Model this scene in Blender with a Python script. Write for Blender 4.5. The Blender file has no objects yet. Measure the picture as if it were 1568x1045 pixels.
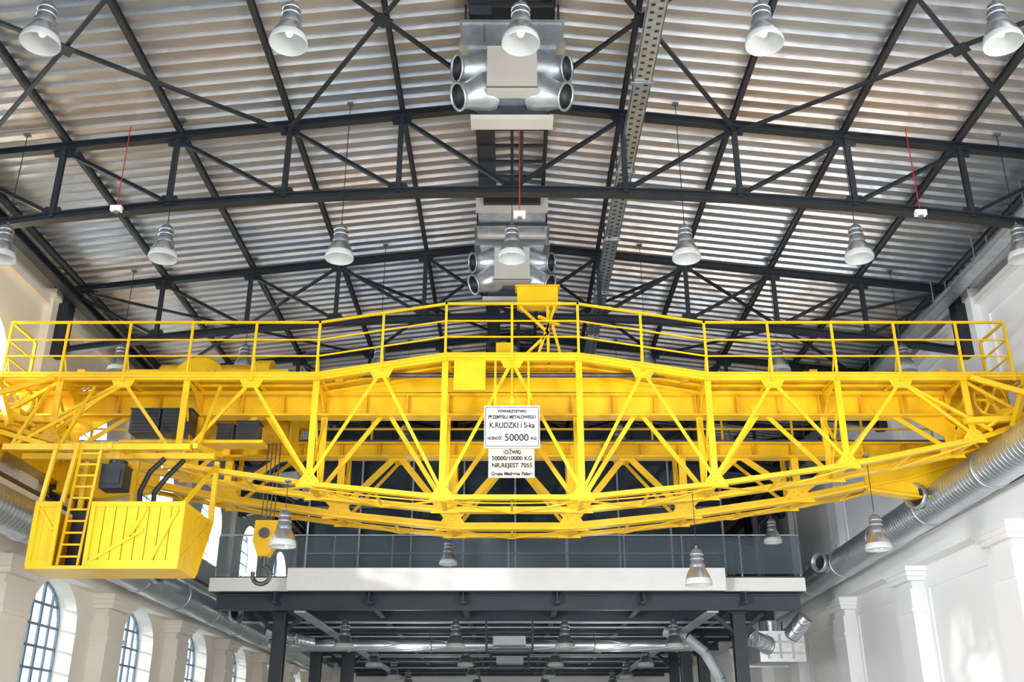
import bpy, math, random
from mathutils import Vector, Matrix
random.seed(4)
H=1.7
scene=bpy.context.scene
try:
    scene.view_settings.view_transform='Standard'
    scene.view_settings.look='None'
except Exception: pass

# ---------------------------------------------------------------- materials
def newmat(name):
    m=bpy.data.materials.new(name); m.use_nodes=True
    return m,m.node_tree.nodes,m.node_tree.links,m.node_tree.nodes['Principled BSDF']
def mat(name,col,rough=.5,metal=0.,var=.12,scale=3.,bump=0.,stretch=(1,1,1),emis=None):
    m,n,l,b=newmat(name)
    b.inputs['Roughness'].default_value=rough; b.inputs['Metallic'].default_value=metal
    tc=n.new('ShaderNodeTexCoord'); mp=n.new('ShaderNodeMapping'); mp.inputs['Scale'].default_value=stretch
    l.new(tc.outputs['Object'],mp.inputs['Vector'])
    nz=n.new('ShaderNodeTexNoise'); nz.inputs['Scale'].default_value=scale; nz.inputs['Detail'].default_value=5
    l.new(mp.outputs[0],nz.inputs['Vector'])
    cr=n.new('ShaderNodeValToRGB'); cr.color_ramp.elements[0].position=.3; cr.color_ramp.elements[1].position=.7
    cr.color_ramp.elements[0].color=(*[c*(1-var) for c in col],1); cr.color_ramp.elements[1].color=(*[min(1,c*(1+var)) for c in col],1)
    l.new(nz.outputs['Fac'],cr.inputs[0]); l.new(cr.outputs[0],b.inputs['Base Color'])
    if bump>0:
        bp=n.new('ShaderNodeBump'); bp.inputs['Strength'].default_value=bump; bp.inputs['Distance'].default_value=.02
        l.new(nz.outputs['Fac'],bp.inputs['Height']); l.new(bp.outputs[0],b.inputs['Normal'])
    if emis:
        b.inputs['Emission Color'].default_value=(*emis[0],1); b.inputs['Emission Strength'].default_value=emis[1]
    return m
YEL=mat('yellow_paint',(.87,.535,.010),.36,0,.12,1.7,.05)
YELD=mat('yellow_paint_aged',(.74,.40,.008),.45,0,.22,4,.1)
DARK=mat('charcoal_steel',(.022,.028,.036),.42,.2,.2,3)
BLACK=mat('black_rubber_and_shade',(.012,.013,.015),.5,0,.1,3)  # also serves as painted shade in the cab opening and nozzle mouths
PURL=mat('purlin_steel',(.030,.032,.036),.5,.2,.2,3)
CREAM=mat('cream_plaster',(.90,.84,.75),.85,0,.03,1.2,.05)
WHITE=mat('white_plaster',(.91,.91,.905),.8,0,.02,.8,.05)
FLOORM=mat('polished_concrete',(.66,.63,.59),.4,0,.08,.6)
GALV=mat('galvanised_sheet',(.46,.50,.53),.33,.78,.16,6)
ALU=mat('brushed_aluminium',(.62,.63,.64),.28,.92,.08,8)
HOUS=mat('lamp_housing_grey',(.20,.22,.24),.4,.5,.1,8)
BEIGE=mat('beige_panel',(.50,.47,.42),.5,.2,.05,2)
FASC=mat('white_painted_fascia',(.88,.87,.86),.5,0,.03,2)
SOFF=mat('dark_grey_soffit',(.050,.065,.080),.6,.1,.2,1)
FLNG=mat('grey_steel_flange',(.40,.44,.48),.5,.2,.1,2)
FRAME=mat('window_frame_bluegrey',(.14,.20,.27),.5,0,.05,2)
SIGNM=mat('enamel_sign_white',(.74,.72,.71),.5,0,.08,5)
SIGNB=mat('sign_cream_plate',(.66,.58,.45),.5,0,.1,5)
RED=mat('red_cable',(.5,.02,.03),.5,0,.1,5)
MOTOR=mat('dark_motor_paint',(.035,.04,.045),.35,.3,.2,6)
STEEL=mat('hook_steel',(.12,.12,.13),.4,.7,.2,6)
BULB=mat('lamp_bulb',(.9,.88,.8),.3,0,.02,3,emis=((1,.93,.8),.7))

def deckmat():
    m,n,l,b=newmat('corrugated_roof_sheet')
    b.inputs['Roughness'].default_value=.36; b.inputs['Metallic'].default_value=.75
    tc=n.new('ShaderNodeTexCoord')
    mp=n.new('ShaderNodeMapping'); mp.inputs['Scale'].default_value=(.16,.4,.0); l.new(tc.outputs['Object'],mp.inputs[0])
    nz=n.new('ShaderNodeTexNoise'); nz.inputs['Scale'].default_value=1.0; nz.inputs['Detail'].default_value=3; l.new(mp.outputs[0],nz.inputs[0])
    cr=n.new('ShaderNodeValToRGB'); e=cr.color_ramp.elements
    e[0].position=.38; e[0].color=(.46,.50,.56,1); e[1].position=.66; e[1].color=(.66,.56,.50,1)
    k=e.new(.5); k.color=(.60,.60,.61,1)
    l.new(nz.outputs['Fac'],cr.inputs[0])
    mp2=n.new('ShaderNodeMapping'); mp2.inputs['Scale'].default_value=(.13,.4,0); l.new(tc.outputs['Object'],mp2.inputs[0])
    vo=n.new('ShaderNodeTexVoronoi'); vo.distance='CHEBYCHEV'; vo.inputs['Scale'].default_value=1; l.new(mp2.outputs[0],vo.inputs['Vector'])
    mx=n.new('ShaderNodeMix'); mx.data_type='RGBA'; mx.blend_type='MULTIPLY'; mx.inputs[0].default_value=.2
    bw=n.new('ShaderNodeRGBToBW'); l.new(vo.outputs['Color'],bw.inputs[0])
    l.new(cr.outputs[0],mx.inputs[6]); l.new(bw.outputs[0],mx.inputs[7]); l.new(mx.outputs[2],b.inputs['Base Color'])
    n2=n.new('ShaderNodeTexNoise'); n2.inputs['Scale'].default_value=2.5; l.new(tc.outputs['Object'],n2.inputs[0])
    bp=n.new('ShaderNodeBump'); bp.inputs['Strength'].default_value=.35; bp.inputs['Distance'].default_value=.06
    l.new(n2.outputs['Fac'],bp.inputs['Height']); l.new(bp.outputs[0],b.inputs['Normal'])
    return m
DECK=deckmat()
def spiralmat():
    m,n,l,b=newmat('spiral_duct_metal')
    b.inputs['Roughness'].default_value=.3; b.inputs['Metallic'].default_value=.82; b.inputs['Base Color'].default_value=(.56,.61,.66,1)
    tc=n.new('ShaderNodeTexCoord'); w=n.new('ShaderNodeTexWave'); w.bands_direction='Y'; w.inputs['Scale'].default_value=2.3
    mp=n.new('ShaderNodeMapping'); mp.inputs['Rotation'].default_value=(.12,0,.08); l.new(tc.outputs['Object'],mp.inputs[0]); l.new(mp.outputs[0],w.inputs['Vector'])
    cr=n.new('ShaderNodeValToRGB'); cr.color_ramp.elements[0].position=.85; cr.color_ramp.elements[1].position=1
    l.new(w.outputs['Fac'],cr.inputs[0])
    bp=n.new('ShaderNodeBump'); bp.inputs['Strength'].default_value=.7; bp.inputs['Distance'].default_value=.025
    l.new(cr.outputs[0],bp.inputs['Height']); l.new(bp.outputs[0],b.inputs['Normal'])
    return m
SPIR=spiralmat()
def perfmat():
    m,n,l,b=newmat('perforated_yellow_grating')
    b.inputs['Base Color'].default_value=(.84,.50,.010,1); b.inputs['Roughness'].default_value=.5
    tc=n.new('ShaderNodeTexCoord'); mp=n.new('ShaderNodeMapping'); mp.inputs['Scale'].default_value=(15,15,0); mp.inputs['Rotation'].default_value=(0,0,.785)
    l.new(tc.outputs['Object'],mp.inputs[0])
    v=n.new('ShaderNodeTexVoronoi'); v.inputs['Scale'].default_value=1; v.inputs['Randomness'].default_value=0; l.new(mp.outputs[0],v.inputs['Vector'])
    lt=n.new('ShaderNodeMath'); lt.operation='LESS_THAN'; lt.inputs[1].default_value=.32; l.new(v.outputs['Distance'],lt.inputs[0])
    tr=n.new('ShaderNodeBsdfTransparent'); mx=n.new('ShaderNodeMixShader')
    l.new(lt.outputs[0],mx.inputs[0]); l.new(b.outputs[0],mx.inputs[1]); l.new(tr.outputs[0],mx.inputs[2])
    l.new(mx.outputs[0],n['Material Output'].inputs['Surface'])
    return m
PERF=perfmat()
def glassmat(name,col,fac,rough=.03):
    m,n,l,b=newmat(name)
    b.inputs['Base Color'].default_value=(*col,1); b.inputs['Roughness'].default_value=rough
    tc=n.new('ShaderNodeTexCoord'); nz=n.new('ShaderNodeTexNoise'); nz.inputs['Scale'].default_value=.6; l.new(tc.outputs['Object'],nz.inputs[0])
    bp=n.new('ShaderNodeBump'); bp.inputs['Strength'].default_value=.03; l.new(nz.outputs['Fac'],bp.inputs['Height']); l.new(bp.outputs[0],b.inputs['Normal'])
    tr=n.new('ShaderNodeBsdfTransparent'); tr.inputs[0].default_value=(.94,.98,1,1); mx=n.new('ShaderNodeMixShader'); mx.inputs[0].default_value=fac
    l.new(b.outputs[0],mx.inputs[1]); l.new(tr.outputs[0],mx.inputs[2]); l.new(mx.outputs[0],n['Material Output'].inputs['Surface'])
    return m
GLASS=glassmat('clear_window_glass',(.6,.7,.8),.9)
BALG=glassmat('balustrade_glass',(.16,.21,.25),.70)
DGL=mat('dark_facade_glass',(.03,.042,.052),.06,0,.3,.5)
OPAL=glassmat('prismatic_lamp_shade',(.60,.62,.62),.22,.2)

# ---------------------------------------------------------------- mesh builder
class MB:
    def __init__(s): s.v=[];s.f=[];s.m=[];s.s=[];s.mats=[]
    def mi(s,m):
        if m not in s.mats: s.mats.append(m)
        return s.mats.index(m)
    def add(s,vs,fs,m,smooth=False):
        o=len(s.v); s.v+= [tuple(v) for v in vs]; k=s.mi(m)
        for f in fs: s.f.append([i+o for i in f]); s.m.append(k); s.s.append(smooth)
    def box(s,x0,x1,y0,y1,z0,z1,m):
        s.add([(x0,y0,z0),(x1,y0,z0),(x1,y1,z0),(x0,y1,z0),(x0,y0,z1),(x1,y0,z1),(x1,y1,z1),(x0,y1,z1)],
          [(0,3,2,1),(4,5,6,7),(0,1,5,4),(1,2,6,5),(2,3,7,6),(3,0,4,7)],m)
    def hexa(s,p,m):
        s.add(p,[(0,3,2,1),(4,5,6,7),(0,1,5,4),(1,2,6,5),(2,3,7,6),(3,0,4,7)],m)
    def beam(s,p,q,w,h,m,up=(0,0,1),ext=0):
        p=Vector(p);q=Vector(q);d=(q-p).normalized(); p=p-d*ext;q=q+d*ext
        up=Vector(up)
        if abs(d.dot(up))>.98: up=Vector((0,1,0))
        a=d.cross(up).normalized(); b=a.cross(d).normalized()
        a*=w/2;b*=h/2
        s.add([p-a-b,p+a-b,p+a+b,p-a+b,q-a-b,q+a-b,q+a+b,q-a+b],
          [(0,1,2,3),(7,6,5,4),(0,4,5,1),(1,5,6,2),(2,6,7,3),(3,7,4,0)],m)
    def angle(s,p,q,w,m,up=(0,0,1),t=.014):
        p=Vector(p);q=Vector(q);d=(q-p).normalized();u=Vector(up)
        if abs(d.dot(u))>.98: u=Vector((0,1,0))
        a=d.cross(u).normalized(); b=a.cross(d).normalized()
        s.beam(p,q,w,t,m,up)
        s.beam(p+a*(w/2)+b*(w/2),q+a*(w/2)+b*(w/2),t,w,m,up)
    def ibeam(s,p,q,w,h,m,up=(0,0,1),t=.03,mf=None):
        p=Vector(p);q=Vector(q);d=(q-p).normalized();u=Vector(up)
        if abs(d.dot(u))>.98: u=Vector((0,1,0))
        a=d.cross(u).normalized(); b=a.cross(d).normalized()
        s.beam(p,q,t,h-2*t,m,up)
        s.beam(p+b*(h/2-t/2),q+b*(h/2-t/2),w,t,m,up); s.beam(p-b*(h/2-t/2),q-b*(h/2-t/2),w,t,mf or m,up)
    def tube(s,p,q,r,m,n=12,r2=None,caps=True):
        p=Vector(p);q=Vector(q);d=(q-p).normalized();u=Vector((0,0,1)) if abs(d.z)<.9 else Vector((1,0,0))
        a=d.cross(u).normalized();b=a.cross(d).normalized(); r2=r if r2 is None else r2
        vs=[];
        for i in range(n):
            c=math.cos(2*math.pi*i/n);k=math.sin(2*math.pi*i/n)
            vs.append(p+(a*c+b*k)*r); vs.append(q+(a*c+b*k)*r2)
        fs=[(2*i,2*i+1,(2*i+3)%(2*n),(2*i+2)%(2*n)) for i in range(n)]
        s.add(vs,fs,m,True)
        if caps: s.add([vs[2*i] for i in range(n)],[list(range(n))],m); s.add([vs[2*i+1] for i in range(n)],[list(range(n))[::-1]],m)
    def path(s,pts,r,m,n=8):
        for i in range(len(pts)-1): s.tube(pts[i],pts[i+1],r,m,n)
    def lathe(s,prof,org,m,axis=(0,0,1),n=24):
        org=Vector(org);d=Vector(axis).normalized();u=Vector((0,0,1)) if abs(d.z)<.9 else Vector((1,0,0))
        a=d.cross(u).normalized();b=a.cross(d).normalized();vs=[]
        for r,h in prof:
            for i in range(n):
                t=2*math.pi*i/n; vs.append(org+d*h+(a*math.cos(t)+b*math.sin(t))*r)
        fs=[]
        for j in range(len(prof)-1):
            for i in range(n): fs.append((j*n+i,j*n+(i+1)%n,(j+1)*n+(i+1)%n,(j+1)*n+i))
        s.add(vs,fs,m,True)
    def plate(s,pts,off,m):
        n=len(pts);o=Vector(off);vs=[Vector(p)-o/2 for p in pts]+[Vector(p)+o/2 for p in pts]
        s.add(vs,[list(range(n)),list(range(2*n-1,n-1,-1))]+[(i,(i+1)%n,(i+1)%n+n,i+n) for i in range(n)],m)
    def mesh(s,name,lift=True):
        me=bpy.data.meshes.new(name); dz=H if lift else 0
        me.from_pydata([(v[0],v[1],v[2]+dz) for v in s.v],[],s.f)
        for m in s.mats: me.materials.append(m)
        me.polygons.foreach_set('material_index',s.m); me.polygons.foreach_set('use_smooth',s.s)
        me.update(); return me
    def obj(s,name,parent=None,lift=True,loc=None):
        o=bpy.data.objects.new(name,s.mesh(name,lift)); scene.collection.objects.link(o)
        if parent: o.parent=parent
        if loc: o.location=loc
        return o
def empty(name,loc=(0,0,0)):
    e=bpy.data.objects.new(name,None); e.location=loc; scene.collection.objects.link(e); return e

W=9.9; TY=[-1.2,4.0,9.2,14.4,19.6,24.8,30.0,35.2,40.4,45.6,50.8]
YB=-6.;YE=56.
SL=.116
def zt(x): return 10.4-SL*abs(x)
def zb(x): return 8.64-.0087*x*x

# ---------------------------------------------------------------- shell
b=MB(); b.box(-W-.8,W+.8,YB,YE,-H-.2,-H,FLOORM); b.obj('floor')
b=MB(); vs=[];fs=[];P=.29;prof=[(0,0),(.12,0),(.15,.06),(.26,.06)]
ys=[]
y=YB
while y<YE:
    for dy,dz in prof: ys.append((y+dy,dz))
    y+=P
for yy,dz in ys:
    for x in(-W-.7,-W*.5,0,W*.5,W+.7): vs.append((x,yy,10.64-SL*abs(x)+dz))
for i in range(len(ys)-1):
    for j in range(4): fs.append((i*5+j,i*5+j+1,i*5+j+6,i*5+j+5))
b.add(vs,fs,DECK)
b.hexa([(-W-.8,YB,9.6),(0,YB,10.78),(0,YE,10.78),(-W-.8,YE,9.6),(-W-.8,YB,9.75),(0,YB,10.95),(0,YE,10.95),(-W-.8,YE,9.75)],SOFF)
b.hexa([(0,YB,10.78),(W+.8,YB,9.6),(W+.8,YE,9.6),(0,YE,10.78),(0,YB,10.95),(W+.8,YB,9.75),(W+.8,YE,9.75),(0,YE,10.95)],SOFF)
b.obj('ceiling')
b=MB()
for x in (.62,1.9,3.8,5.7,7.6,9.4):
    for sx in(-1,1):
        z=zt(x)+.13
        b.ibeam((sx*x,YB,z),(sx*x,YE,z),.07,.15,PURL,t=.015)
b.obj('roof_purlins')

def wall(name,side,m,windows):
    b=MB(); x0,x1=(-W-.7,-W) if side<0 else (W,W+.7)
    ZT=9.75
    def pr(y0,y1,a0,a1,c0,c1):
        b.hexa([(x0,y0,a0),(x1,y0,a0),(x1,y1,a1),(x0,y1,a1),(x0,y0,c0),(x1,y0,c0),(x1,y1,c1),(x0,y1,c1)],m)
    y=YB
    for yc,hw,openings in windows:
        pr(y,yc-hw,-H,-H,ZT,ZT)
        z=-H
        for (za,zc) in openings:
            pr(yc-hw,yc+hw,z,z,za,za)
            zs=zc-hw*.8
            N=12
            top=zc+.15
            for i in range(N):
                t0=math.pi*i/N;t1=math.pi*(i+1)/N
                ya=yc-hw*math.cos(t0);yb2=yc-hw*math.cos(t1)
                pr(ya,yb2,zs+hw*.8*math.sin(t0),zs+hw*.8*math.sin(t1),top,top)
            z=top
        pr(yc-hw,yc+hw,z,z,ZT,ZT)
        y=yc+hw
    pr(y,YE,-H,-H,ZT,ZT)
    return b.obj(name)
mids=[(TY[i]+TY[i+1])/2 for i in range(len(TY)-1)]
wl=[(c,1.2,[(-.6,3.5),(5.7,7.9)]) for c in mids]
wall('wall_left',-1,CREAM,wl)
wr=[(c,1.2,[(-.6,3.5),(5.7,7.9)]) for c in mids if c<10]
wall('wall_right',1,WHITE,wr)
k=0
def window(side,yc,hw,za,zc):
    global k
    k+=1; b=MB(); X=side*(W+.42)
    zs=zc-hw*.8
    pts=[(X,yc-hw,za)]+[(X,yc-hw*math.cos(math.pi*i/12),zs+hw*.8*math.sin(math.pi*i/12)) for i in range(13)]+[(X,yc+hw,za)]
    b.plate(pts,(.012,0,0),GLASS)
    for i in range(len(pts)):
        b.beam(pts[i],pts[(i+1)%len(pts)],.06,.06,FRAME,up=(1,0,0))
    for j in range(1,5):
        yy=yc-hw+2*hw*j/5; zz=zs+hw*.8*math.sqrt(max(0,1-((yy-yc)/hw)**2))
        b.beam((X,yy,za),(X,yy,zz),.045,.05 if j not in(2,3) else .08,FRAME,up=(0,1,0))
    z=za+.45
    while z<zc-.1:
        h=hw if z<zs else hw*math.sqrt(max(0,1-((z-zs)/(hw*.8))**2))
        b.beam((X,yc-h,z),(X,yc+h,z),.04,.05,FRAME); z+=.45
    b.obj('window_%d'%k)
for c,hw,ops in wl:
    for za,zc in ops: window(-1,c,hw,za,zc)
for w in wr:
    for za,zc in w[2]: window(1,w[0],w[1],za,zc)

def pil(side,m,ztop,name):
    for y in TY[1:]:
        b=MB(); s=side
        def bx(d,hw,z0,z1):
            xa,xb=sorted((s*(W+.01),s*(W-d))); b.box(xa,xb,y-hw,y+hw,z0,z1,m)
        bx(.38,.52,-H+.002,ztop-.5); bx(.30,.46,ztop-.5,ztop-.3)
        bx(.42,.58,-H+.01,-H+.3)
        bx(.42,.56,ztop-1.05,ztop-.95); bx(.44,.60,ztop-.32,ztop-.22); bx(.48,.68,ztop-.22,ztop-.12); bx(.52,.76,ztop-.12,ztop)
        bx(.18,.4,ztop+.45,9.1)
        bx(.24,.46,8.9,9.1)
        b.obj(name)
pil(-1,CREAM,3.45,'wall_pilaster'); pil(1,WHITE,4.1,'wall_pilaster')
for s,m,z in((-1,CREAM,3.45),(1,WHITE,4.1)):
    b=MB(); xa,xb=sorted((s*(W-.003),s*(W-.36))); b.box(xa,xb,YB,YE,z+.002,4.70,m)
    xa,xb=sorted((s*(W-.003),s*(W-.44))); b.box(xa,xb,YB,YE,4.60,4.70,m)
    b.beam((s*9.55,YB,4.76),(s*9.55,YE,4.76),.08,.12,STEEL)
    b.obj('crane_runway_beam')
    b=MB(); xa,xb=sorted((s*(W-.003),s*(W-.12))); b.box(xa,xb,YB,YE,8.75,8.9,m); b.obj('trim_1' if s<0 else 'trim_2')
    b=MB()
    b.ibeam((s*9.35,YB,9.0),(s*9.35,YE,9.0),.2,.22,DARK,t=.03)
    b.obj('eaves_beam')
b=MB()
for i in range(2,len(TY)-1):
    y0,y1=TY[i]+.75,TY[i+1]-.75
    for p,q in(((y0,-.6),(y0,3.6)),((y1,-.6),(y1,3.6)),((y0,3.6),(y1,3.6)),((y0,5.2),(y1,5.2)),((y0,5.2),(y0,8.4)),((y1,5.2),(y1,8.4)),((y0,8.4),(y1,8.4))):
        b.beam((W-.02,p[0],p[1]),(W-.02,q[0],q[1]),.05,.05,WHITE)
b.obj('trim_3')
b=MB(); b.box(W-1.05,W-.75,YB,YE,8.62,8.64,GALV)
b.box(W-1.06,W-1.04,YB,YE,8.62,8.72,GALV);b.box(W-.76,W-.74,YB,YE,8.62,8.72,GALV)
for y in range(-5,55,2): b.beam((W-1.05,y,8.68),(W-1.05,y,9.2),.02,.02,GALV); b.beam((W-.75,y,8.68),(W-.75,y,9.2),.02,.02,GALV)
b.obj('wall_cable_tray')
b=MB(); b.box(-W,W,YE-.3,YE,-H,10.6,WHITE); b.obj('wall_back')

# ---------------------------------------------------------------- trusses
for Y in TY[:-1]:
    b=MB(); nx=[-9.55,-7.6,-5.7,-3.8,-1.9,0,1.9,3.8,5.7,7.6,9.55]
    for i in range(len(nx)-1):
        x0,x1=nx[i],nx[i+1]
        b.ibeam((x0,Y,zt(x0)-.02),(x1,Y,zt(x1)-.02),.14,.13,DARK,t=.02)
        b.ibeam((x0,Y,zb(x0)),(x1,Y,zb(x1)),.16,.14,DARK,t=.025)
    for i,x in enumerate(nx):
        if x!=0: b.ibeam((x,Y,zb(x)),(x,Y,zt(x)),.085,.085,DARK,t=.02)
        else: b.beam((x,Y,zb(x)),(x,Y,zt(x)),.05,.05,DARK)
        b.plate([(x-.2,Y,zt(x)-.04),(x-.14,Y,zt(x)-.22),(x+.14,Y,zt(x)-.22),(x+.2,Y,zt(x)-.04)],(0,.02,0),DARK)
        b.plate([(x-.2,Y,zb(x)+.05),(x-.12,Y,zb(x)+.2),(x+.12,Y,zb(x)+.2),(x+.2,Y,zb(x)+.05)],(0,.02,0),DARK)
    for i in range(len(nx)-1):
        x0,x1=nx[i],nx[i+1]
        if x1<=0: b.ibeam((x0,Y,zt(x0)-.1),(x1,Y,zb(x1)+.06),.065,.065,DARK,t=.015)
        else: b.ibeam((x1,Y,zt(x1)-.1),(x0,Y,zb(x0)+.06),.065,.065,DARK,t=.015)
    for s in(-1,1):
        b.box(min(s*9.5,s*9.88),max(s*9.5,s*9.88),Y-.15,Y+.15,zb(9.5)-.15,zt(9.5),DARK)
    b.obj('roof_truss')
for (ya,yb2) in ((9.2,14.4),(19.6,24.8),(30,35.2)):
    b=MB()
    for x0,x1 in((-9.2,-3.85),(-3.85,0),(0,3.85),(3.85,9.2)):
        b.beam((x0,ya,zt(x0)-.14),(x1,yb2,zt(x1)-.14),.06,.05,DARK)
        b.beam((x1,ya,zt(x1)-.14),(x0,yb2,zt(x0)-.14),.06,.05,DARK)
        xm=(x0+x1)/2;zm=(zt(x0)+zt(x1))/2-.14;ym=(ya+yb2)/2
        b.plate([(xm-.17,ym,zm-.04),(xm,ym-.17,zm-.04),(xm+.17,ym,zm-.04),(xm,ym+.17,zm-.04)],(0,0,.02),DARK)
    b.obj('roof_wind_bracing')
b=MB(); X=2.05;Z=9.72
b.box(X-.14,X+.14,2,29.5,Z,Z+.012,GALV); b.box(X-.145,X-.13,2,29.5,Z,Z+.07,GALV); b.box(X+.13,X+.145,2,29.5,Z,Z+.07,GALV)
y=2.
while y<29.3:
    b.box(X-.09,X-.03,y,y+.05,Z-.004,Z-.001,PURL); b.box(X+.03,X+.09,y+.08,y+.13,Z-.004,Z-.001,PURL); y+=.16
for y in [2.6*i+2.5 for i in range(10)]:
    b.beam((X-.15,y,Z),(X-.15,y,10.3),.02,.02,DARK);b.beam((X+.15,y,Z),(X+.15,y,10.3),.02,.02,DARK);b.beam((X-.18,y,Z-.02),(X+.18,y,Z-.02),.04,.03,GALV)
b.obj('suspended_cable_tray')
for ya,yb2 in((2,11.7),(12.9,16.7),(19.3,25.2)):
    b=MB()
    b.box(-.62,-.30,ya,yb2,10.02,10.06,DARK)
    y=ya+.1
    while y<yb2: b.box(-.6,.6,y,y+.05,9.98,10.03,DARK); y+=.52
    b.box(.12,.2,ya,yb2,9.95,10.05,DARK)
    b.obj('ridge_service_grid')

# ---------------------------------------------------------------- ridge air units
def airunit(Y):
    b=MB()
    b.box(-.58,.58,Y-.02,Y+.7,10.1,10.42,BLACK)
    b.box(-.74,.74,Y-.05,Y+.75,9.66,10.02,GALV)
    b.box(-.78,.78,Y-.08,Y+.78,9.60,9.66,GALV); b.box(-.78,.78,Y-.08,Y+.78,10.02,10.07,GALV)
    for x in(-.4,0,.4): b.box(x-.012,x+.012,Y-.065,Y-.05,9.66,10.02,ALU)
    b.hexa([(-.42,Y+.0,8.72),(.42,Y+.0,8.72),(.42,Y+.6,8.72),(-.42,Y+.6,8.72),(-.66,Y-.03,9.6),(.66,Y-.03,9.6),(.66,Y+.7,9.6),(-.66,Y+.7,9.6)],GALV)
    b.box(-.36,.36,Y-.22,Y-.0,8.72,9.50,BEIGE)
    for z in(8.74,9.48): b.box(-.37,.37,Y-.235,Y-.22,z-.015,z+.015,ALU)
    for sx in(-1,1):
        for z,dz in((9.30,-.22),(8.90,-.48)):
            ax=Vector((sx*.92,-.42,dz)).normalized(); o=(sx*.44,Y+.12,z)
            b.lathe([(.31,-.1),(.30,.0),(.265,.08),(.225,.17),(.20,.26),(.185,.36),(.19,.39),(.215,.40),(.215,.42),(.185,.42),(.175,.40)],o,GALV,axis=ax,n=32)
            b.lathe([(.176,.405),(.16,.36),(.13,.30),(.0,.28)],o,BLACK,axis=ax,n=28)  # black lining paints the shade inside the hollow mouth
    b.box(-.60,.60,Y+.16,Y+.42,8.47,8.55,BEIGE); b.box(-.5,.5,Y+.18,Y+.4,8.55,8.72,DARK)
    for sx in(-1,1):
        for yy in(.1,.65): b.beam((sx*.7,Y+yy,9.66),(sx*.7,Y+yy,10.5),.03,.03,DARK)
    b.obj('ridge_air_unit')
airunit(11.95); airunit(18.2); airunit(25.5)
b=MB()
b.box(-.66,.66,16.95,17.9,9.72,10.02,GALV); b.box(-.7,.7,16.86,16.95,9.68,10.08,BEIGE); b.box(-.55,.55,16.75,16.86,9.8,10.1,BLACK); b.box(-.7,.7,17.4,17.46,9.68,10.06,DARK)
b.box(-.7,.7,17.9,17.98,9.66,10.06,BEIGE)
b.obj('ridge_duct_section')

# ---------------------------------------------------------------- pendant lamps
cache={}
def lampmesh(L,sc=1.):
    key=(round(L,2),sc)
    if key in cache: return cache[key]
    b=MB()
    b.lathe([(0,.33),(.05,.33),(.085,.30),(.10,.27),(.105,.10),(.115,.09),(.13,.06),(.13,.02),(.12,0)],(0,0,0),HOUS,n=24)
    b.lathe([(.108,.24),(.118,.235),(.118,.22),(.108,.215)],(0,0,0),ALU,n=24)
    b.lathe([(.108,.16),(.118,.155),(.118,.14),(.108,.135)],(0,0,0),ALU,n=24)
    b.lathe([(.12,.01),(.15,-.03),(.18,-.09),(.205,-.15),(.215,-.19)],(0,0,0),ALU,n=28)
    b.lathe([(.213,-.18),(.225,-.22),(.232,-.27),(.225,-.285),(.218,-.27),(.21,-.22),(.19,-.15),(.16,-.08),(.12,-.01),(0,0)],(0,0,0),OPAL,n=28)
    b.lathe([(.0,-.17),(.03,-.16),(.05,-.12),(.045,-.06),(.02,0)],(0,0,0),BULB,n=12)
    b.tube((0,0,.33),(0,0,.38),.02,HOUS,8)
    b.tube((0,0,.35),(0,0,.35+L),.007,BLACK,6)
    b.box(-.05,.05,-.05,.05,.33+L,.36+L,HOUS)
    b.v=[(x*sc,y*sc,z*sc) for x,y,z in b.v]
    me=b.mesh('pendant_lamp_mesh',False); cache[key]=me; return me
def lamp(x,y,z,ztop=None,sc=1.):
    L=(ztop-z)/sc-.35 if ztop else .6
    o=bpy.data.objects.new('pendant_lamp',lampmesh(L,sc)); o.location=(x,y,z+H); scene.collection.objects.link(o)
for x in(-5.38,-2.55,.1,2.88,5.6):
    lamp(x,9.2,7.72,zt(x)+.2,.95); lamp(x,3.9,7.65,zt(x)+.2,.95)
for Y in(14.25,19.4,24.9):
    for x in(-8.2,-5.6,-2.77,0,2.8,5.57,8.2): lamp(x,Y,7.58,zt(x)+.2)
for x,y,z,zt_ in((-3.85,16.75,3.45,4.3),(3.15,17.1,2.87,4.25),(6.35,17.3,3.5,4.9)): lamp(x,y,z,zt_)
for x,y,z in((-1.6,25.2,4.6),(6.6,25.2,5.15)): lamp(x,y,z,zt(x)+.2)
for Y in(29.3,35.8,42,48):
    for x in(-4.75,-1.6,1.5,4.6):
        lamp(x,Y,3.02,3.82,1.2)

for x,y,z in((-6.5,14.3,8.2),(6.7,14.3,8.12),(.12,13.7,7.75)):
    b=MB(); b.tube((x,y,z+.08),(x,y,zt(x)+.2),.009,RED,6); b.box(x-.09,x+.09,y-.05,y+.05,z,z+.09,FASC); b.tube((x,y,z-.03),(x,y,z),.04,HOUS,10)
    b.obj('hanging_detector')

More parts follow.
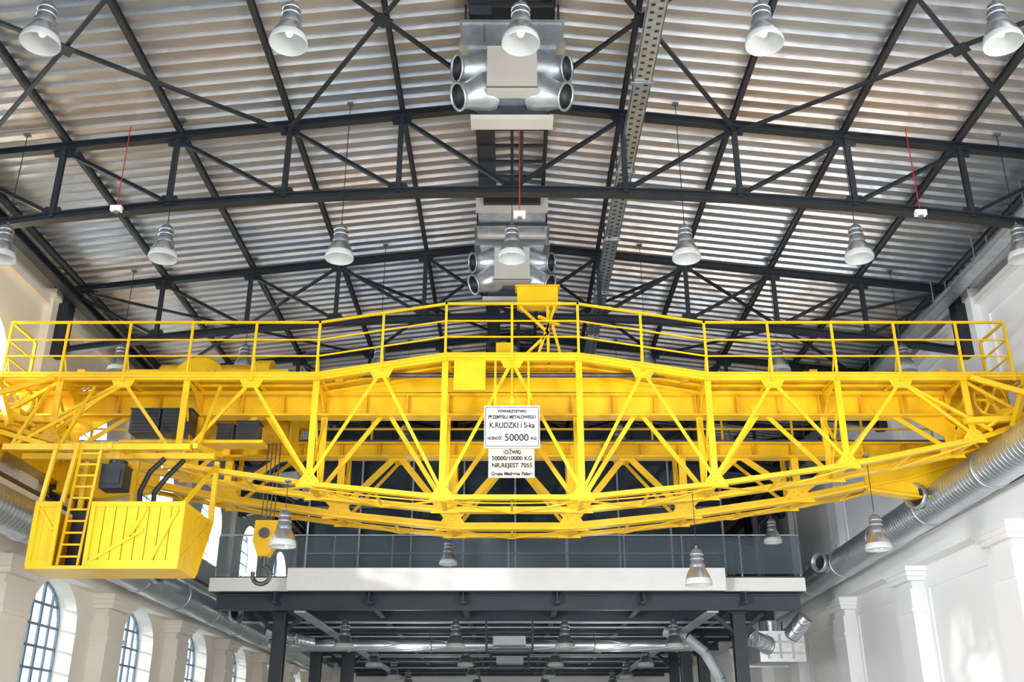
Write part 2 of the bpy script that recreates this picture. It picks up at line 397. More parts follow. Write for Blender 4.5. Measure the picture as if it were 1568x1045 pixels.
# ---------------------------------------------------------------- wall ducts
def duct(x,za,zc,r,y0,y1,noz,name):
    b=MB(); zf=lambda y: za+(zc-za)*(y-y0)/(y1-y0)
    b.tube((x,y0,za),(x,y1,zc),r,SPIR,40)
    y=y0+1
    while y<y1:
        z=zf(y); b.lathe([(r,0),(r+.02,.0),(r+.02,.06),(r,.06)],(x,y,z),GALV,axis=(0,1,0),n=32)
        b.beam((x,y+.5,z+r-.02),(x,y+.5,z+r+.2),.02,.02,GALV)
        y+=3.
    s=-1 if x>0 else 1
    for yn in noz:
        ax=Vector((s,-.55,.05)).normalized()
        z=zf(yn)
        b.lathe([(.22,-.1),(.22,r+.05),(.24,r+.05),(.24,r+.1),(.19,r+.12),(.19,r+.22),(.26,r+.24),(.27,r+.36),(.24,r+.38),(.22,r+.34),(.15,r+.2)],(x,yn,z),GALV,axis=ax,n=24)
        b.lathe([(.17,r+.28),(0,r+.26)],(x,yn,z),BLACK,axis=ax,n=24)  # black disc paints the dark of the nozzle throat
    b.obj(name)
duct(8.92,5.2,4.33,.385,2,45,[7,14.2,20.5,27.5,34.5,42],'spiral_wall_duct')
duct(-8.9,4.0,3.7,.37,2,50,[24,31,38,45],'spiral_wall_duct')

# ---------------------------------------------------------------- gallery
b=MB()
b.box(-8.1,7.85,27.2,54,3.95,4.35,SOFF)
b.box(-8.1,-5.9,27.1,27.2,3.95,4.30,FASC); b.box(5.6,7.85,27.1,27.2,3.95,4.30,FASC)
b.box(-5.9,5.6,26.5,26.62,3.88,4.46,FASC); b.box(-5.9,5.6,26.62,27.2,4.2,4.4,SOFF); b.box(-5.9,5.6,26.62,27.2,3.9,3.97,SOFF)
b.obj('gallery_deck')
b=MB()
Y=27.6; q=0
while Y<54:
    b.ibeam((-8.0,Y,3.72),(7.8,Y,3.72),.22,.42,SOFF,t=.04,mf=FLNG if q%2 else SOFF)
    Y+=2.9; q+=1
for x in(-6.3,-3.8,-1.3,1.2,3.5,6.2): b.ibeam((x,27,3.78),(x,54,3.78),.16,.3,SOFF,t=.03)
for Y in(30.8,33.4,37,40,43): b.beam((-7,Y,3.42),(7,Y,3.42),.05,.04,FLNG)
for x in(-5.6,5.3): b.beam((x,27,3.4),(x,54,3.4),.3,.05,FLNG)
b.obj('gallery_beams')
for x,y in((-6.35,28.2),(-6.35,33.8),(-6.35,40),(6.2,28.2),(6.2,33.8),(6.2,40),(-5.4,34.5),(5.5,33)):
    b=MB(); b.ibeam((x,y,-H),(x,y,3.55),.34,.34,DARK,up=(0,1,0),t=.04)
    b.box(x-.25,x+.25,y-.25,y+.25,-H,-H+.03,DARK); b.box(x-.22,x+.22,y-.22,y+.22,3.47,3.52,DARK)
    for s in(-1,1): b.beam((x,y,2.9),(x+s*.7,y,3.5),.1,.1,DARK)
    b.obj('steel_column')
b=MB(); x=-8.0
b.box(-8.0,7.85,27.23,27.245,4.42,5.42,BALG)
while x<=7.9:
    b.beam((x,27.28,4.352),(x,27.28,5.45),.04,.05,FLNG); x+=1.58
b.beam((-8.0,27.26,5.47),(7.85,27.26,5.47),.05,.04,FLNG)
b.obj('glass_balustrade')
b=MB()
b.box(-6.2,6.4,30.2,53,4.36,8.45,DGL)
b.box(-6.2,6.4,30.25,53,8.7,9.45,DGL)
b.box(-6.3,6.5,30.05,53,8.45,8.7,FASC)
x=-6.2
while x<6.5:
    b.beam((x,30.15,4.36),(x,30.15,8.45),.05,.08,FLNG); x+=1.575
for z in(4.42,5.5,6.9,8.4): b.beam((-6.2,30.14,z),(6.4,30.14,z),.08,.05,HOUS)
b.obj('glazed_office_block')
b=MB(); b.tube((-7.4,31.6,2.98),(5.5,31.6,2.98),.19,SPIR,20)
for x in(-5,-2.5,0,2.5,5): b.lathe([(.19,0),(.21,0),(.21,.06),(.19,.06)],(x,31.6,2.98),GALV,axis=(1,0,0)); b.beam((x,31.6,3.1),(x,31.6,3.6),.02,.02,DARK)
b.obj('cross_spiral_duct')
for yy in(30.0,36.6):
    b=MB()
    for z in(2.72,3.2):
        for y2 in(yy,yy+.9): b.beam((-.75,y2,z),(.6,y2,z),.05,.05,DARK)
        for x2 in(-.75,.6): b.beam((x2,yy,z),(x2,yy+.9,z),.05,.05,DARK)
    for x2 in(-.75,.6):
        for y2 in(yy,yy+.9): b.beam((x2,y2,2.72),(x2,y2,3.6),.05,.05,DARK)
    b.box(-.55,.4,yy+.1,yy+.8,2.85,3.1,FLNG); b.obj('ceiling_fan_coil')
b=MB()
b.box(7.0,8.2,29.2,31.2,2.35,3.1,GALV)
b.box(6.96,8.24,29.16,29.22,2.31,3.14,ALU); b.box(6.96,8.24,31.18,31.24,2.31,3.14,ALU)
for x in(7.2,7.55,7.9): b.box(x-.03,x+.03,29.12,29.16,2.4,3.05,FLNG)
for z in(2.55,2.85): b.box(7.0,8.2,29.13,29.16,z-.03,z+.03,BEIGE)
for p,q in(((7.2,29.2,2.75),(6.7,28.8,2.9)),((6.7,28.8,2.9),(6.3,29.0,3.2)),((7.5,30,3.0),(7.5,30,3.5)),((7.9,29.3,3.0),(8.3,29.0,3.5))):
    b.tube(p,q,.24,SPIR,20); b.lathe([(.24,0),(.265,0),(.265,.06),(.24,.06)],p,GALV,axis=Vector(q)-Vector(p))
for x,y in((7.05,29.3),(8.15,29.3),(7.05,31.1),(8.15,31.1)): b.beam((x,y,3.1),(x,y,3.6),.03,.03,DARK)
b.obj('air_handling_box')
b=MB()
b.path([(4.4,29.8,3.2),(5.0,29.6,3.0),(5.5,29.6,2.6),(5.9,29.7,1.9),(6.0,29.9,1.0)],.15,FLNG,14)
b.path([(-7.1,30,3.25),(-6.3,30,3.0),(-5.9,30.5,2.95)],.16,SPIR,14)
b.obj('branch_duct')

# ================================================================ CRANE
crane=empty('overhead_bridge_crane',(0,18.5,H+5))
def cobj(b,name):
    o=b.obj(name); o.parent=crane; o.matrix_parent_inverse=Matrix.Translation((0,-18.5,-(H+5))); return o
XN=[-9.35,-8.2,-5.9,-3.55,-1.22,1.22,3.55,5.9,8.2,9.35]
ZBf={9.35:5.42,8.2:5.08,5.9:4.62,3.55:4.28,1.22:4.04}
def wz(x):
    x=abs(x)
    if x>3.55: return 6.32
    if x<1.22: return 6.70
    return 6.32+.38*(3.55-x)/(3.55-1.22)
def truss(b,Y,off,top,post,diag,chord,flat=False,gus=.3):
    zbf=lambda x: ZBf[abs(x)]+off
    n=len(XN)
    for i in range(n-1):
        a,c=XN[i],XN[i+1]
        b.beam((a,Y,zbf(a)),(c,Y,zbf(c)),chord*1.25,chord*.25,YEL); b.beam((a,Y,zbf(a)+chord*.35),(c,Y,zbf(c)+chord*.35),chord*.25,chord*.6,YEL)
    for x in XN:
        b.beam((x,Y,zbf(x)),(x,Y,top(x)),post,post*.3,YEL,up=(0,1,0))
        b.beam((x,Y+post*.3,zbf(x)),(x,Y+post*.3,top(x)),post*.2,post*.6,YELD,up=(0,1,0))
        if abs(x)<9:
            g=gus; z=zbf(x)
            b.plate([(x-g,Y-.03,z-.03),(x-g*.8,Y-.03,z+.08),(x-g*.35,Y-.03,z+g*.95),(x+g*.35,Y-.03,z+g*.95),(x+g*.8,Y-.03,z+.08),(x+g,Y-.03,z-.03)],(0,.02,0),YEL)
            for dx,dz in((-.6,.03),(.6,.03),(-.25,.5),(.25,.5),(0,.75),(0,.25)):
                b.tube((x+dx*g,Y-.055,z+dz*g+.02),(x+dx*g,Y-.04,z+dz*g+.02),.014,YELD,8)
    for i in range(n-1):
        a,c=XN[i],XN[i+1]; m=(a+c)/2; zt_=top(m)-.06
        if abs(m)>8.5:
            xi=a if abs(a)<abs(c) else c; xo=c if xi==a else a
            b.angle((xi,Y,top(xi)-.1),(xo,Y,zbf(xo)+.05),diag,YEL,up=(0,1,0)); continue
        for x in(a,c):
            b.beam((x,Y-.015,zbf(x)+.12),(m,Y-.015,zt_-.05),diag,.02,YEL,up=(0,1,0))
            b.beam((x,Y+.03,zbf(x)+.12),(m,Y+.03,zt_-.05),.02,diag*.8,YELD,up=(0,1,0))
        b.plate([(m-.24,Y-.03,zt_+.03),(m-.14,Y-.03,zt_-.18),(m+.14,Y-.03,zt_-.18),(m+.24,Y-.03,zt_+.03)],(0,.02,0),YEL)
b=MB(); truss(b,17.0,0,lambda x:wz(x),.115,.06,.12,gus=.22)
xs=[-9.35,-3.55,-1.22,1.22,3.55,9.35]
for i in range(5):
    a,c=xs[i],xs[i+1]
    b.beam((a,17,wz(a)-.05),(c,17,wz(c)-.05),.1,.09,YEL)
    b.beam((a,16.93,wz(a)-.0),(c,16.93,wz(c)-.0),.02,.10,YEL)
cobj(b,'front_auxiliary_truss')
b=MB(); truss(b,18.0,0,lambda x:6.1,.12,.085,.15,gus=.26)
b.ibeam((-9.4,18,6.06),(9.4,18,6.06),.34,.44,YEL,t=.035)
x=-9.
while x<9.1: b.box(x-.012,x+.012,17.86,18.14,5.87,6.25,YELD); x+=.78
b.beam((-9.4,18,6.32),(9.4,18,6.32),.07,.08,STEEL)
for s in(-1,1): b.plate([(s*7.4,18,5.9),(s*9.4,18,5.9),(s*9.4,18,5.45),(s*8.6,18,5.2)],(0,.03,0),YEL)
cobj(b,'front_main_girder')
b=MB(); truss(b,20.2,.14,lambda x:5.85,.15,.13,.2,gus=.34)
b.ibeam((-9.4,20.2,5.82),(9.4,20.2,5.82),.34,.32,YEL,t=.035)
x=-9.
while x<9.1: b.box(x-.012,x+.012,20.06,20.34,5.69,5.95,YELD); x+=.78
b.beam((-9.4,20.2,6.02),(9.4,20.2,6.02),.07,.08,STEEL)
for s in(-1,1):
    b.plate([(s*7.3,20.15,5.8),(s*9.4,20.15,5.8),(s*9.4,20.15,4.95),(s*8.4,20.15,4.82),(s*7.3,20.15,4.98)],(0,.03,0),YEL)
    b.beam((s*7.3,20.15,4.96),(s*8.4,20.15,4.8),.3,.04,YEL)
    b.beam((s*8.4,20.15,4.8),(s*9.4,20.15,4.93),.3,.04,YEL)
cobj(b,'rear_main_girder')
b=MB(); truss(b,21.1,.16,lambda x:6.0,.1,.07,.12,gus=.24); b.beam((-9.4,21.1,6.0),(9.4,21.1,6.0),.1,.1,YEL)
cobj(b,'rear_auxiliary_truss')
b=MB()
for (ya,yb2,off) in((17.0,18.0,0),(20.2,21.1,.15)):
    for i in range(len(XN)-1):
        a,c=XN[i],XN[i+1]; m=(a+c)/2
        za=ZBf[abs(a)]+off; zc=ZBf[abs(c)]+off; zm=(za+zc)/2
        b.angle((a,ya,za),(a,yb2,za),.07,YEL)
        b.beam((a,ya,za-.03),(m,yb2,zm-.03),.05,.02,YEL); b.beam((m,yb2,zm-.03),(c,ya,zc-.03),.05,.02,YEL)
        b.beam((m,ya,zm),(m,yb2,zm),.05,.03,YEL)
    for x in XN:
        z=ZBf[abs(x)]+off
        b.beam((x,ya,z+.05),(x,yb2,5.8),.06,.03,YEL,up=(1,0,0)); b.beam((x,yb2,z+.05),(x,ya,6.0),.06,.03,YEL,up=(1,0,0))
for s in(-1,1):
    for x in(8.9,9.3): b.beam((s*x,17,5.6),(s*x,21.1,5.7),.14,.2,YEL)
    b.beam((s*9.3,17,5.5),(s*8.2,18,5.2),.08,.08,YEL); b.beam((s*8.2,20.2,5.3),(s*9.3,21.1,5.6),.1,.1,YEL)
cobj(b,'lateral_bracing')
b=MB()
for s in(-1,1):
    X=s*9.55
    b.box(X-.16,X+.16,15.6,22.6,5.16,5.62,YEL)
    b.box(X-.2,X+.2,15.6,22.6,5.60,5.64,YEL); b.box(X-.2,X+.2,15.6,22.6,5.14,5.18,YEL)
    for y in(16.2,17.6,20.6,22.0):
        b.tube((X-.09,y,5.07),(X+.09,y,5.07),.25,STEEL,24); b.box(X-.2,X+.2,y-.12,y+.12,4.98,5.2,YELD)
    for y in(15.5,22.7): b.tube((X,y-.12,5.38),(X,y+.12,5.38),.12,BLACK,16)
cobj(b,'end_carriages')
b=MB()
for i in range(5):
    a,c=xs[i],xs[i+1]
    b.hexa([(a,16.9,wz(a)),(c,16.9,wz(c)),(c,17.82,wz(c)),(a,17.82,wz(a)),(a,16.9,wz(a)+.012),(c,16.9,wz(c)+.012),(c,17.82,wz(c)+.012),(a,17.82,wz(a)+.012)],PERF)
b.box(-9.35,9.35,20.4,21.2,6.06,6.072,PERF)
cobj(b,'walkway_grating')
b=MB(); x=-9.35
while x<9.4:
    b.angle((x,16.95,wz(x)-.04),(x,17.85,wz(x)-.04),.045,YEL); x+=1.17
for i in range(5):
    a,c=xs[i],xs[i+1]; b.beam((a,17.45,wz(a)-.03),(c,17.45,wz(c)-.03),.04,.04,YEL); b.beam((a,17.8,wz(a)-.05),(c,17.8,wz(c)-.05),.06,.07,YEL)
for x in(-8.2,-5.9,-3.55,3.55,5.9,8.2):
    b.plate([(x,17.0,6.26),(x,17.9,6.26),(x,17.9,5.9),(x,17.6,6.1)],(.02,0,0),YEL)
b.box(-1.22,1.22,17.82,17.86,6.3,6.7,YEL)
for s in(-1,1): b.plate([(s*1.22,17.84,6.3),(s*1.22,17.84,6.7),(s*3.55,17.84,6.32),(s*3.55,17.84,6.28)],(0,.03,0),YEL)
b.box(-1.05,-.48,16.86,16.98,6.0,6.58,YEL); b.box(-1.02,-.51,16.85,16.86,6.03,6.55,YEL)
cobj(b,'walkway_joists')
PX=[-9.25,-8.2,-7.05,-5.9,-4.72,-3.55,-2.38,-1.22,0,1.22,2.38,3.55,4.72,5.9,7.05,8.2,9.1]
b=MB()
for i,x in enumerate(PX):
    b.beam((x,16.93,wz(x)-.12),(x,16.93,wz(x)+1.03),.045,.035,YEL,up=(0,1,0))
    b.beam((x,16.93,wz(x)+.02),(x,17.25,wz(x)+.02),.035,.035,YEL)
    b.beam((x,16.93,wz(x)+.5),(x,17.2,wz(x)+.03),.025,.025,YEL)
for h,w in((1.03,.042),(.68,.026),(.36,.026)):
    for i in range(5):
        a,c=xs[i],xs[i+1]
        if i==4: c=9.1
        if i==0: a=-9.25
        b.beam((a,16.93,wz(a)+h),(c,16.93,wz(c)+h),w,w,YEL,ext=.02)
    for x in(-9.25,9.1):
        b.beam((x,16.93,wz(x)+h),(x,17.9,wz(x)+h),w,w,YEL)
for x in(-9.25,9.1): b.beam((x,17.9,6.3),(x,17.9,7.35),.05,.05,YEL)
x=-9.3
while x<9.4:
    b.beam((x,21.15,6.0),(x,21.15,7.1),.045,.035,YEL); x+=1.55
for h in(7.1,6.6): b.beam((-9.3,21.15,h),(9.3,21.15,h),.04,.04,YEL)
cobj(b,'walkway_railing')
b=MB(); b.box(.1,.88,17.3,17.55,7.86,8.26,YEL); b.box(.06,.92,17.26,17.6,8.26,8.29,YELD)
for p,q in(((.68,17.35,7.86),(.68,17.35,6.7)),((.82,17.35,7.86),(.45,17.35,6.75)),((.15,17.35,7.86),(.7,17.35,7.3)),((.5,17.0,7.5),(.9,17.4,7.5)),((.68,17.35,7.3),(.1,17.35,6.72)),((.7,17.4,7.8),(.95,17.4,6.72))): b.beam(p,q,.05,.05,YEL)
b.box(-.3,0,17.3,17.5,6.72,7.1,YEL)
cobj(b,'current_collector_stand')
b=MB()
def gear(x,y,z,r):
    b.lathe([(r*.84,-.03),(r,-.03),(r,.03),(r*.84,.03),(r*.84,-.03)],(x,y,z),YEL,axis=(0,1,0),n=36)
    b.tube((x,y-.07,z),(x,y+.07,z),r*.2,YELD,14)
    for k2 in range(6):
        t=math.pi*k2/3; b.beam((x,y,z),(x+r*.88*math.cos(t),y,z+r*.88*math.sin(t)),.05,.03,YEL,up=(0,1,0))
    for k2 in range(36):
        t=2*math.pi*k2/36; b.beam((x+r*.97*math.cos(t),y,z+r*.97*math.sin(t)),(x+r*1.05*math.cos(t),y,z+r*1.05*math.sin(t)),.03,.06,YELD,up=(0,1,0))
gear(8.72,17.2,5.92,.33); gear(-9.0,17.2,5.85,.3)
b.tube((-9.2,17.4,6.48),(9.2,17.4,6.48),.045,STEEL,10)
for x in(-8,-5.6,-3.2,3.2,5.6,8): b.box(x-.07,x+.07,17.3,17.5,6.33,6.56,YELD)
for s in(-1,1):
    b.beam((s*9.3,16.9,6.25),(s*8.75,16.6,5.25),.1,.1,YEL); b.beam((s*8.3,16.9,6.25),(s*9.35,16.3,5.6),.09,.09,YEL)
    b.beam((s*8.4,16.8,5.3),(s*9.4,16.8,5.9),.08,.05,YEL); b.beam((s*8.0,16.8,5.4),(s*9.4,16.8,5.45),.12,.1,YEL)
    b.beam((s*7.05,17,6.2),(s*8.5,16.9,5.25),.06,.05,YEL)
b.plate([(-9.2,16.1,5.15),(-8.75,16.1,5.15),(-8.62,16.1,4.55),(-8.9,16.1,4.42),(-9.2,16.1,4.6)],(0,.35,0),YEL)
cobj(b,'travel_drive')
b=MB()
b.box(-7.4,-4.3,17.88,18.12,6.5,6.78,YEL); b.box(-7.4,-4.3,20.08,20.32,6.3,6.78,YEL)
for x in(-7.3,-5.9,-4.4): b.box(x-.12,x+.12,18.1,20.1,6.48,6.74,YEL)
for x in(-7.0,-4.7):
    b.tube((x,17.92,6.5),(x,18.08,6.5),.15,STEEL,20); b.tube((x,20.12,6.24),(x,20.28,6.24),.16,STEEL,20)
b.tube((-6.9,18.5,6.75),(-4.9,18.5,6.75),.34,YELD,24); b.tube((-5.0,18.4,6.72),(-4.7,18.4,6.72),.42,YEL,28)
b.lathe([(0,-.25),(.5,-.25),(.55,-.2),(.55,.2),(.5,.25),(0,.25)],(-6.1,18.4,6.62),YEL,axis=(0,1,0),n=36)
b.tube((-6.7,19.5,6.85),(-6.0,19.5,6.85),.28,MOTOR,20); b.box(-5.6,-4.6,19.2,19.9,6.7,7.1,YEL)
b.tube((-6.6,19.1,5.95),(-4.4,19.1,5.95),.28,YELD,24)
for x in(-6.7,-4.35): b.plate([(x,18.75,5.6),(x,19.45,5.6),(x,19.45,6.6),(x,18.75,6.6)],(.04,0,0),YEL)
cobj(b,'hoist_trolley')
b=MB()
hx,hy=-4.72,19.1
for dx in(-.12,-.04,.04,.12): b.tube((hx+dx,hy,4.05),(hx+dx,hy,5.95),.012,STEEL,6)
b.plate([(hx-.2,hy,4.1),(hx+.22,hy,4.1),(hx+.24,hy,3.7),(hx+.08,hy,3.42),(hx-.1,hy,3.42),(hx-.22,hy,3.7)],(0,.26,0),YEL)
b.tube((hx,hy-.18,3.85),(hx,hy+.18,3.85),.1,STEEL,16)
b.tube((hx,hy,3.45),(hx,hy,3.25),.05,STEEL,12)
pts=[(hx,hy,3.27)]
for i in range(15):
    t=math.radians(80-i*20); pts.append((hx+.17*math.cos(t)-.02,hy,3.08+.17*math.sin(t)))
b.path(pts,.042,STEEL,10)
cobj(b,'hook_block')
b=MB()
def ebox(x0,x1,y0,y1,z0,z1):
    b.box(x0,x1,y0,y1,z0,z1,MOTOR); n=6
    for i in range(n):
        z=z0+(z1-z0)*(i+.7)/(n+.6); b.box(x0+.04,x1-.04,y0-.012,y0,z-.02,z+.015,BLACK)
    b.box(x0-.02,x1+.02,y0-.02,y1+.02,z1,z1+.02,DARK)
ebox(-6.95,-6.42,17.3,17.7,5.34,5.78); ebox(-6.38,-5.85,17.3,17.7,5.34,5.78); ebox(-5.35,-5.05,17.3,17.6,5.2,5.48); ebox(-5.0,-4.6,17.3,17.6,5.2,5.54)
b.box(-7.1,-4.5,17.3,17.7,5.14,5.2,YEL)
b.box(-6.72,-6.34,15.85,16.2,3.95,4.36,MOTOR); b.tube((-6.53,16.05,4.36),(-6.53,16.05,4.45),.15,MOTOR,18); b.box(-6.67,-6.39,15.83,15.85,4.02,4.27,DARK)
b.beam((-6.53,16.0,4.4),(-6.53,16.0,4.62),.05,.05,YEL)
b.path([(-6.15,16.3,3.5),(-6.2,16.3,4.0),(-6.1,16.35,4.35),(-5.9,16.4,4.6)],.045,BLACK,8)
b.path([(-5.95,16.35,3.5),(-5.98,16.35,4.0),(-5.8,16.4,4.3),(-5.6,16.5,4.6)],.045,BLACK,8)
b.box(-6.3,-5.8,16.3,16.6,3.4,3.8,MOTOR)
cobj(b,'control_gear')
# cab
b=MB(); x0,x1,y0,z0,z1=-7.46,-5.18,15.5,2.64,3.64; yb0,yb1=16.4,17.0
b.plate([(x0-.03,y0-.03,z0-.025),(x1+.03,y0-.03,z0-.025),(x1+.03,yb0+.03,z0-.025),(x0-.03,yb0+.03,z0-.025)],(0,0,.05),YEL)
def boards(p,q,za,zc,n,nx_,ny_):
    for i in range(n):
        t0=i/n+.005;t1=(i+1)/n-.005
        a=(p[0]+(q[0]-p[0])*t0,p[1]+(q[1]-p[1])*t0);c=(p[0]+(q[0]-p[0])*t1,p[1]+(q[1]-p[1])*t1)
        b.hexa([(a[0],a[1],za),(c[0],c[1],za),(c[0]+nx_,c[1]+ny_,za),(a[0]+nx_,a[1]+ny_,za),(a[0],a[1],zc),(c[0],c[1],zc),(c[0]+nx_,c[1]+ny_,zc),(a[0]+nx_,a[1]+ny_,zc)],YEL)
    P0=Vector((p[0],p[1],0));Q0=Vector((q[0],q[1],0)); o=Vector((-nx_,-ny_,0))*.4
    for z in(za+.04,zc-.04): b.beam(P0+o+Vector((0,0,z)),Q0+o+Vector((0,0,z)),.035,.08,YEL)
LX0,LX1=-7.12,-6.58
boards((x0,y0),(LX0,y0),z0,z1,3,0,.03); boards((LX1,y0),(x1,y0),z0,z1,8,0,.03)
for X in(x0,x1):
    for i in range(6):
        a,c=i/6+.006,(i+1)/6-.006
        f=lambda t,z: (X,y0+(yb0+(yb1-yb0)*(z-z0)/(z1-z0)-y0)*t,z)
        b.plate([f(a,z0),f(c,z0),f(c,z1),f(a,z1)],(.03,0,0),YEL)
    e=.02 if X==x1 else -.02
    b.beam((X+e,y0,z1-.04),(X+e,yb1,z1-.04),.03,.08,YEL); b.beam((X+e,y0,z0+.04),(X+e,yb0,z0+.04),.03,.08,YEL)
    b.beam((X+e,yb0,z0),(X+e,yb1,z1),.03,.07,YEL,up=(1,0,0)); b.beam((X+e,y0,z0),(X+e,y0,z1),.04,.07,YEL)
    b.beam((X+e,y0+.05,z0+.1),(X+e,yb1-.15,z1-.1),.06,.03,YEL,up=(1,0,0))
b.plate([(x0,yb0,z0),(x1,yb0,z0),(x1,yb1,z1),(x0,yb1,z1)],(0,.03,0),YELD)
for x in(x0,LX0,LX1,x1): b.beam((x,y0-.02,z0),(x,y0-.02,z1),.07,.04,YEL,up=(0,1,0))
b.beam((LX1+.07,y0-.025,z0+.08),(-5.75,y0-.025,z0+.55),.05,.025,YEL,up=(0,1,0)); b.beam((-5.95,y0-.025,z0+.45),(-5.75,y0-.025,z1-.1),.05,.025,YEL,up=(0,1,0))
b.beam((-5.58,y0-.025,z0+.08),(-5.25,y0-.025,z1-.1),.05,.025,YEL,up=(0,1,0))
b.beam((x0+.05,y0-.025,z1-.12),(LX0-.05,y0-.025,z0+.55),.05,.025,YEL,up=(0,1,0))
for x in(x0,x1,LX1): b.beam((x,yb1,z1),(x,yb1,4.7),.08,.08,YEL)
for x in(x0,LX0): b.beam((x,y0+.05,z1),(x,y0+.25,4.6),.06,.06,YEL)
b.beam((x1,y0+.05,z1),(x1,yb1-.05,4.6),.06,.06,YEL)
for x in(x0,LX0,LX1,x1): b.beam((x,y0+.2,4.62),(x,17.1,4.85),.08,.08,YEL)
b.beam((x0-.9,y0+.3,4.62),(x1-.1,y0+.3,4.62),.1,.1,YEL); b.beam((x0-.9,y0+1.0,4.66),(x1+.1,y0+1.,4.66),.1,.1,YEL)
b.beam((-9.3,16.3,5.2),(x0-.2,15.8,4.66),.08,.08,YEL)
for x in(x0-.8,x0,x1): b.beam((x,15.85,4.66),(x-.1,17.0,6.1),.055,.055,YEL)
b.beam((x0-.8,15.85,4.66),(LX0,17.0,6.1),.05,.05,YEL)
b.plate([(LX0,yb0-.1,z0+.02),(LX1,yb0-.1,z0+.02),(LX1,yb1-.1,z1+.15),(LX0,yb1-.1,z1+.15)],(0,.02,0),BLACK); b.box(LX0+.02,LX1-.02,y0+.45,y0+.48,z0,z1,BLACK)  # black sheets behind the ladder paint the cab's interior shadow
cobj(b,'operator_cab')
b=MB()
for x in(LX0+.06,-6.74): b.beam((x,15.6,2.66),(x,15.8,4.7),.04,.035,YEL,up=(0,1,0))
z=2.8
while z<4.65:
    y=15.6+.1*(z-2.66); b.beam((LX0+.06,y,z),(-6.74,y,z),.03,.03,YEL); z+=.19
cobj(b,'access_ladder')
b=MB()
pts=[]
for i in range(25):
    x=-3.5+7*i/24; pts.append((x,17.05,4.0+.13*(x/3.5)**2*2-.02))
b.path(pts,.015,YELD,6)
b.tube((-.0,16.95,6.55),(-.0,16.95,5.9),.02,YEL,8)
b.lathe([(.0,0),(.05,.01),(.07,.1),(.05,.2),(.0,.22)],(.0,16.9,5.7),YEL,n=12)
cobj(b,'service_cable')

# ---------------------------------------------------------------- signs
sign=empty('crane_capacity_sign',(0.0,16.8,H+5))
inv=Matrix.Translation((0,-16.8,-(H+5)))
b=MB(); b.box(-.49,.49,16.80,16.83,4.90,5.68,SIGNM)
for xa,xb,za,zb_ in((-.47,.47,5.645,5.655),(-.47,.47,4.925,4.935),(-.47,-.46,4.925,5.655),(.46,.47,4.925,5.655)): b.box(xa,xb,16.795,16.80,za,zb_,BLACK)
b.box(-.41,.39,16.80,16.83,4.37,4.885,SIGNB)
b.beam((-.3,16.84,4.4),(-.3,16.84,6.2),.04,.02,YEL,up=(0,1,0)); b.beam((.3,16.84,4.4),(.3,16.84,6.2),.04,.02,YEL,up=(0,1,0))
for x in(-.3,.3): b.beam((x,16.84,6.2),(x,16.95,6.6),.04,.02,YEL)
o=b.obj('sign_plates'); o.parent=sign; o.matrix_parent_inverse=inv
texts=[]
def txt(s,xc,z,h,w,right=False):
    c=bpy.data.curves.new('sign_text','FONT'); c.body=s; c.size=h*1.38; c.align_x='CENTER'; c.offset=.003; c.extrude=.002
    o=bpy.data.objects.new('sign_text',c); o.location=(xc,16.796,z+H); o.rotation_euler=(math.pi/2,0,0); c.materials.append(BLACK)
    scene.collection.objects.link(o); texts.append((o,w))
txt('TOWARZYSTWO',0,5.55,.05,.52); txt('PRZEMYSŁU METALOWEGO',0,5.44,.06,.84); txt('K.RUDZKI i S-ka',0,5.27,.10,.8)
txt('NOŚNOŚĆ',-.3,5.05,.055,.26); txt('50000',.08,5.03,.13,.42); txt('KG',.38,5.05,.055,.1)
txt('1DŹWIG',0,4.79,.075,.3); txt('50000/10000 KG',0,4.68,.075,.7); txt('NR.REJEST 7055',0,4.55,.08,.7); txt('Grupa Maderna Palace',0,4.41,.065,.72)
bpy.context.view_layer.update()
for o,w in texts:
    if o.dimensions.x>0: o.scale=(w/o.dimensions.x,1,1)
    o.parent=sign; o.matrix_parent_inverse=inv

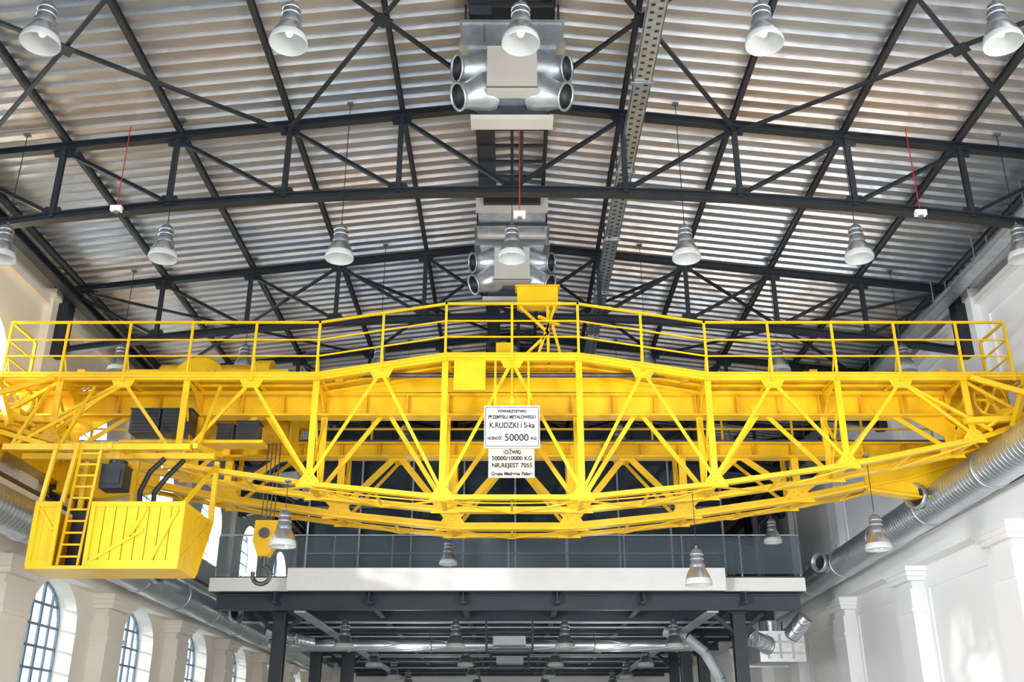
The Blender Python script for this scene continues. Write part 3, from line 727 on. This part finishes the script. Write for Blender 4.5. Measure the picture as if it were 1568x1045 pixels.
# ---------------------------------------------------------------- lights / world
w=bpy.data.worlds.new('World'); scene.world=w; w.use_nodes=True
bg=w.node_tree.nodes['Background']; bg.inputs[0].default_value=(.80,.90,1,1); bg.inputs[1].default_value=2.35
def area(name,loc,target,sx,sy,power,col,spread=180):
    l=bpy.data.lights.new(name,'AREA'); l.shape='RECTANGLE'; l.size=sx; l.size_y=sy; l.energy=power; l.color=col; l.spread=math.radians(spread)
    o=bpy.data.objects.new(name,l); o.location=loc; o.rotation_euler=(Vector(target)-Vector(loc)).to_track_quat('-Z','Y').to_euler(); scene.collection.objects.link(o)
area('rear_fill_light',(3,-5.5,6),(-2,20,8),14,8,550,(1,.97,.92))  # added fill behind the camera; no gable window is modelled
area('side_fill_light',(9.3,4,3),(-6,14,11.5),8,4,1900,(1,.96,.91))  # added fill panel inside the right wall, brightens the left roof slope
area('side_fill_light',(-9.3,4,1.5),(9,24,2.5),5,4,1200,(.97,.98,1),80)  # added fill panel inside the left wall, brightens the far right wall
for c in mids:
    if c>10: area('upper_window_daylight',(-W-.8,c,H+6.8),(0,c,H+5.0),2.3,2.2,400,(.95,.97,1))
for Y in(29.3,35.8,42,48):
    for x in(-4.75,1.5):
        l=bpy.data.lights.new('gallery_fill_light','POINT'); l.energy=55; l.shadow_soft_size=.15; l.color=(1,.95,.86)  # fill added between the pendants to brighten the bay under the gallery
        o=bpy.data.objects.new('gallery_fill_light',l); o.location=(x+1.55,Y+1.5,2.3+H); scene.collection.objects.link(o)
s=bpy.data.lights.new('sun','SUN'); s.energy=4.5; s.angle=.03; s.color=(1,.93,.83)
so=bpy.data.objects.new('sun',s); so.rotation_euler=Vector((.80,.42,-.20)).to_track_quat('-Z','Y').to_euler(); scene.collection.objects.link(so)

cam=bpy.data.cameras.new('camera'); cam.lens=35.; cam.sensor_width=36; cam.clip_end=300
co=bpy.data.objects.new('camera',cam); co.location=(0,0,H); co.rotation_euler=(math.radians(90+22.4),0,0); scene.collection.objects.link(co); scene.camera=co
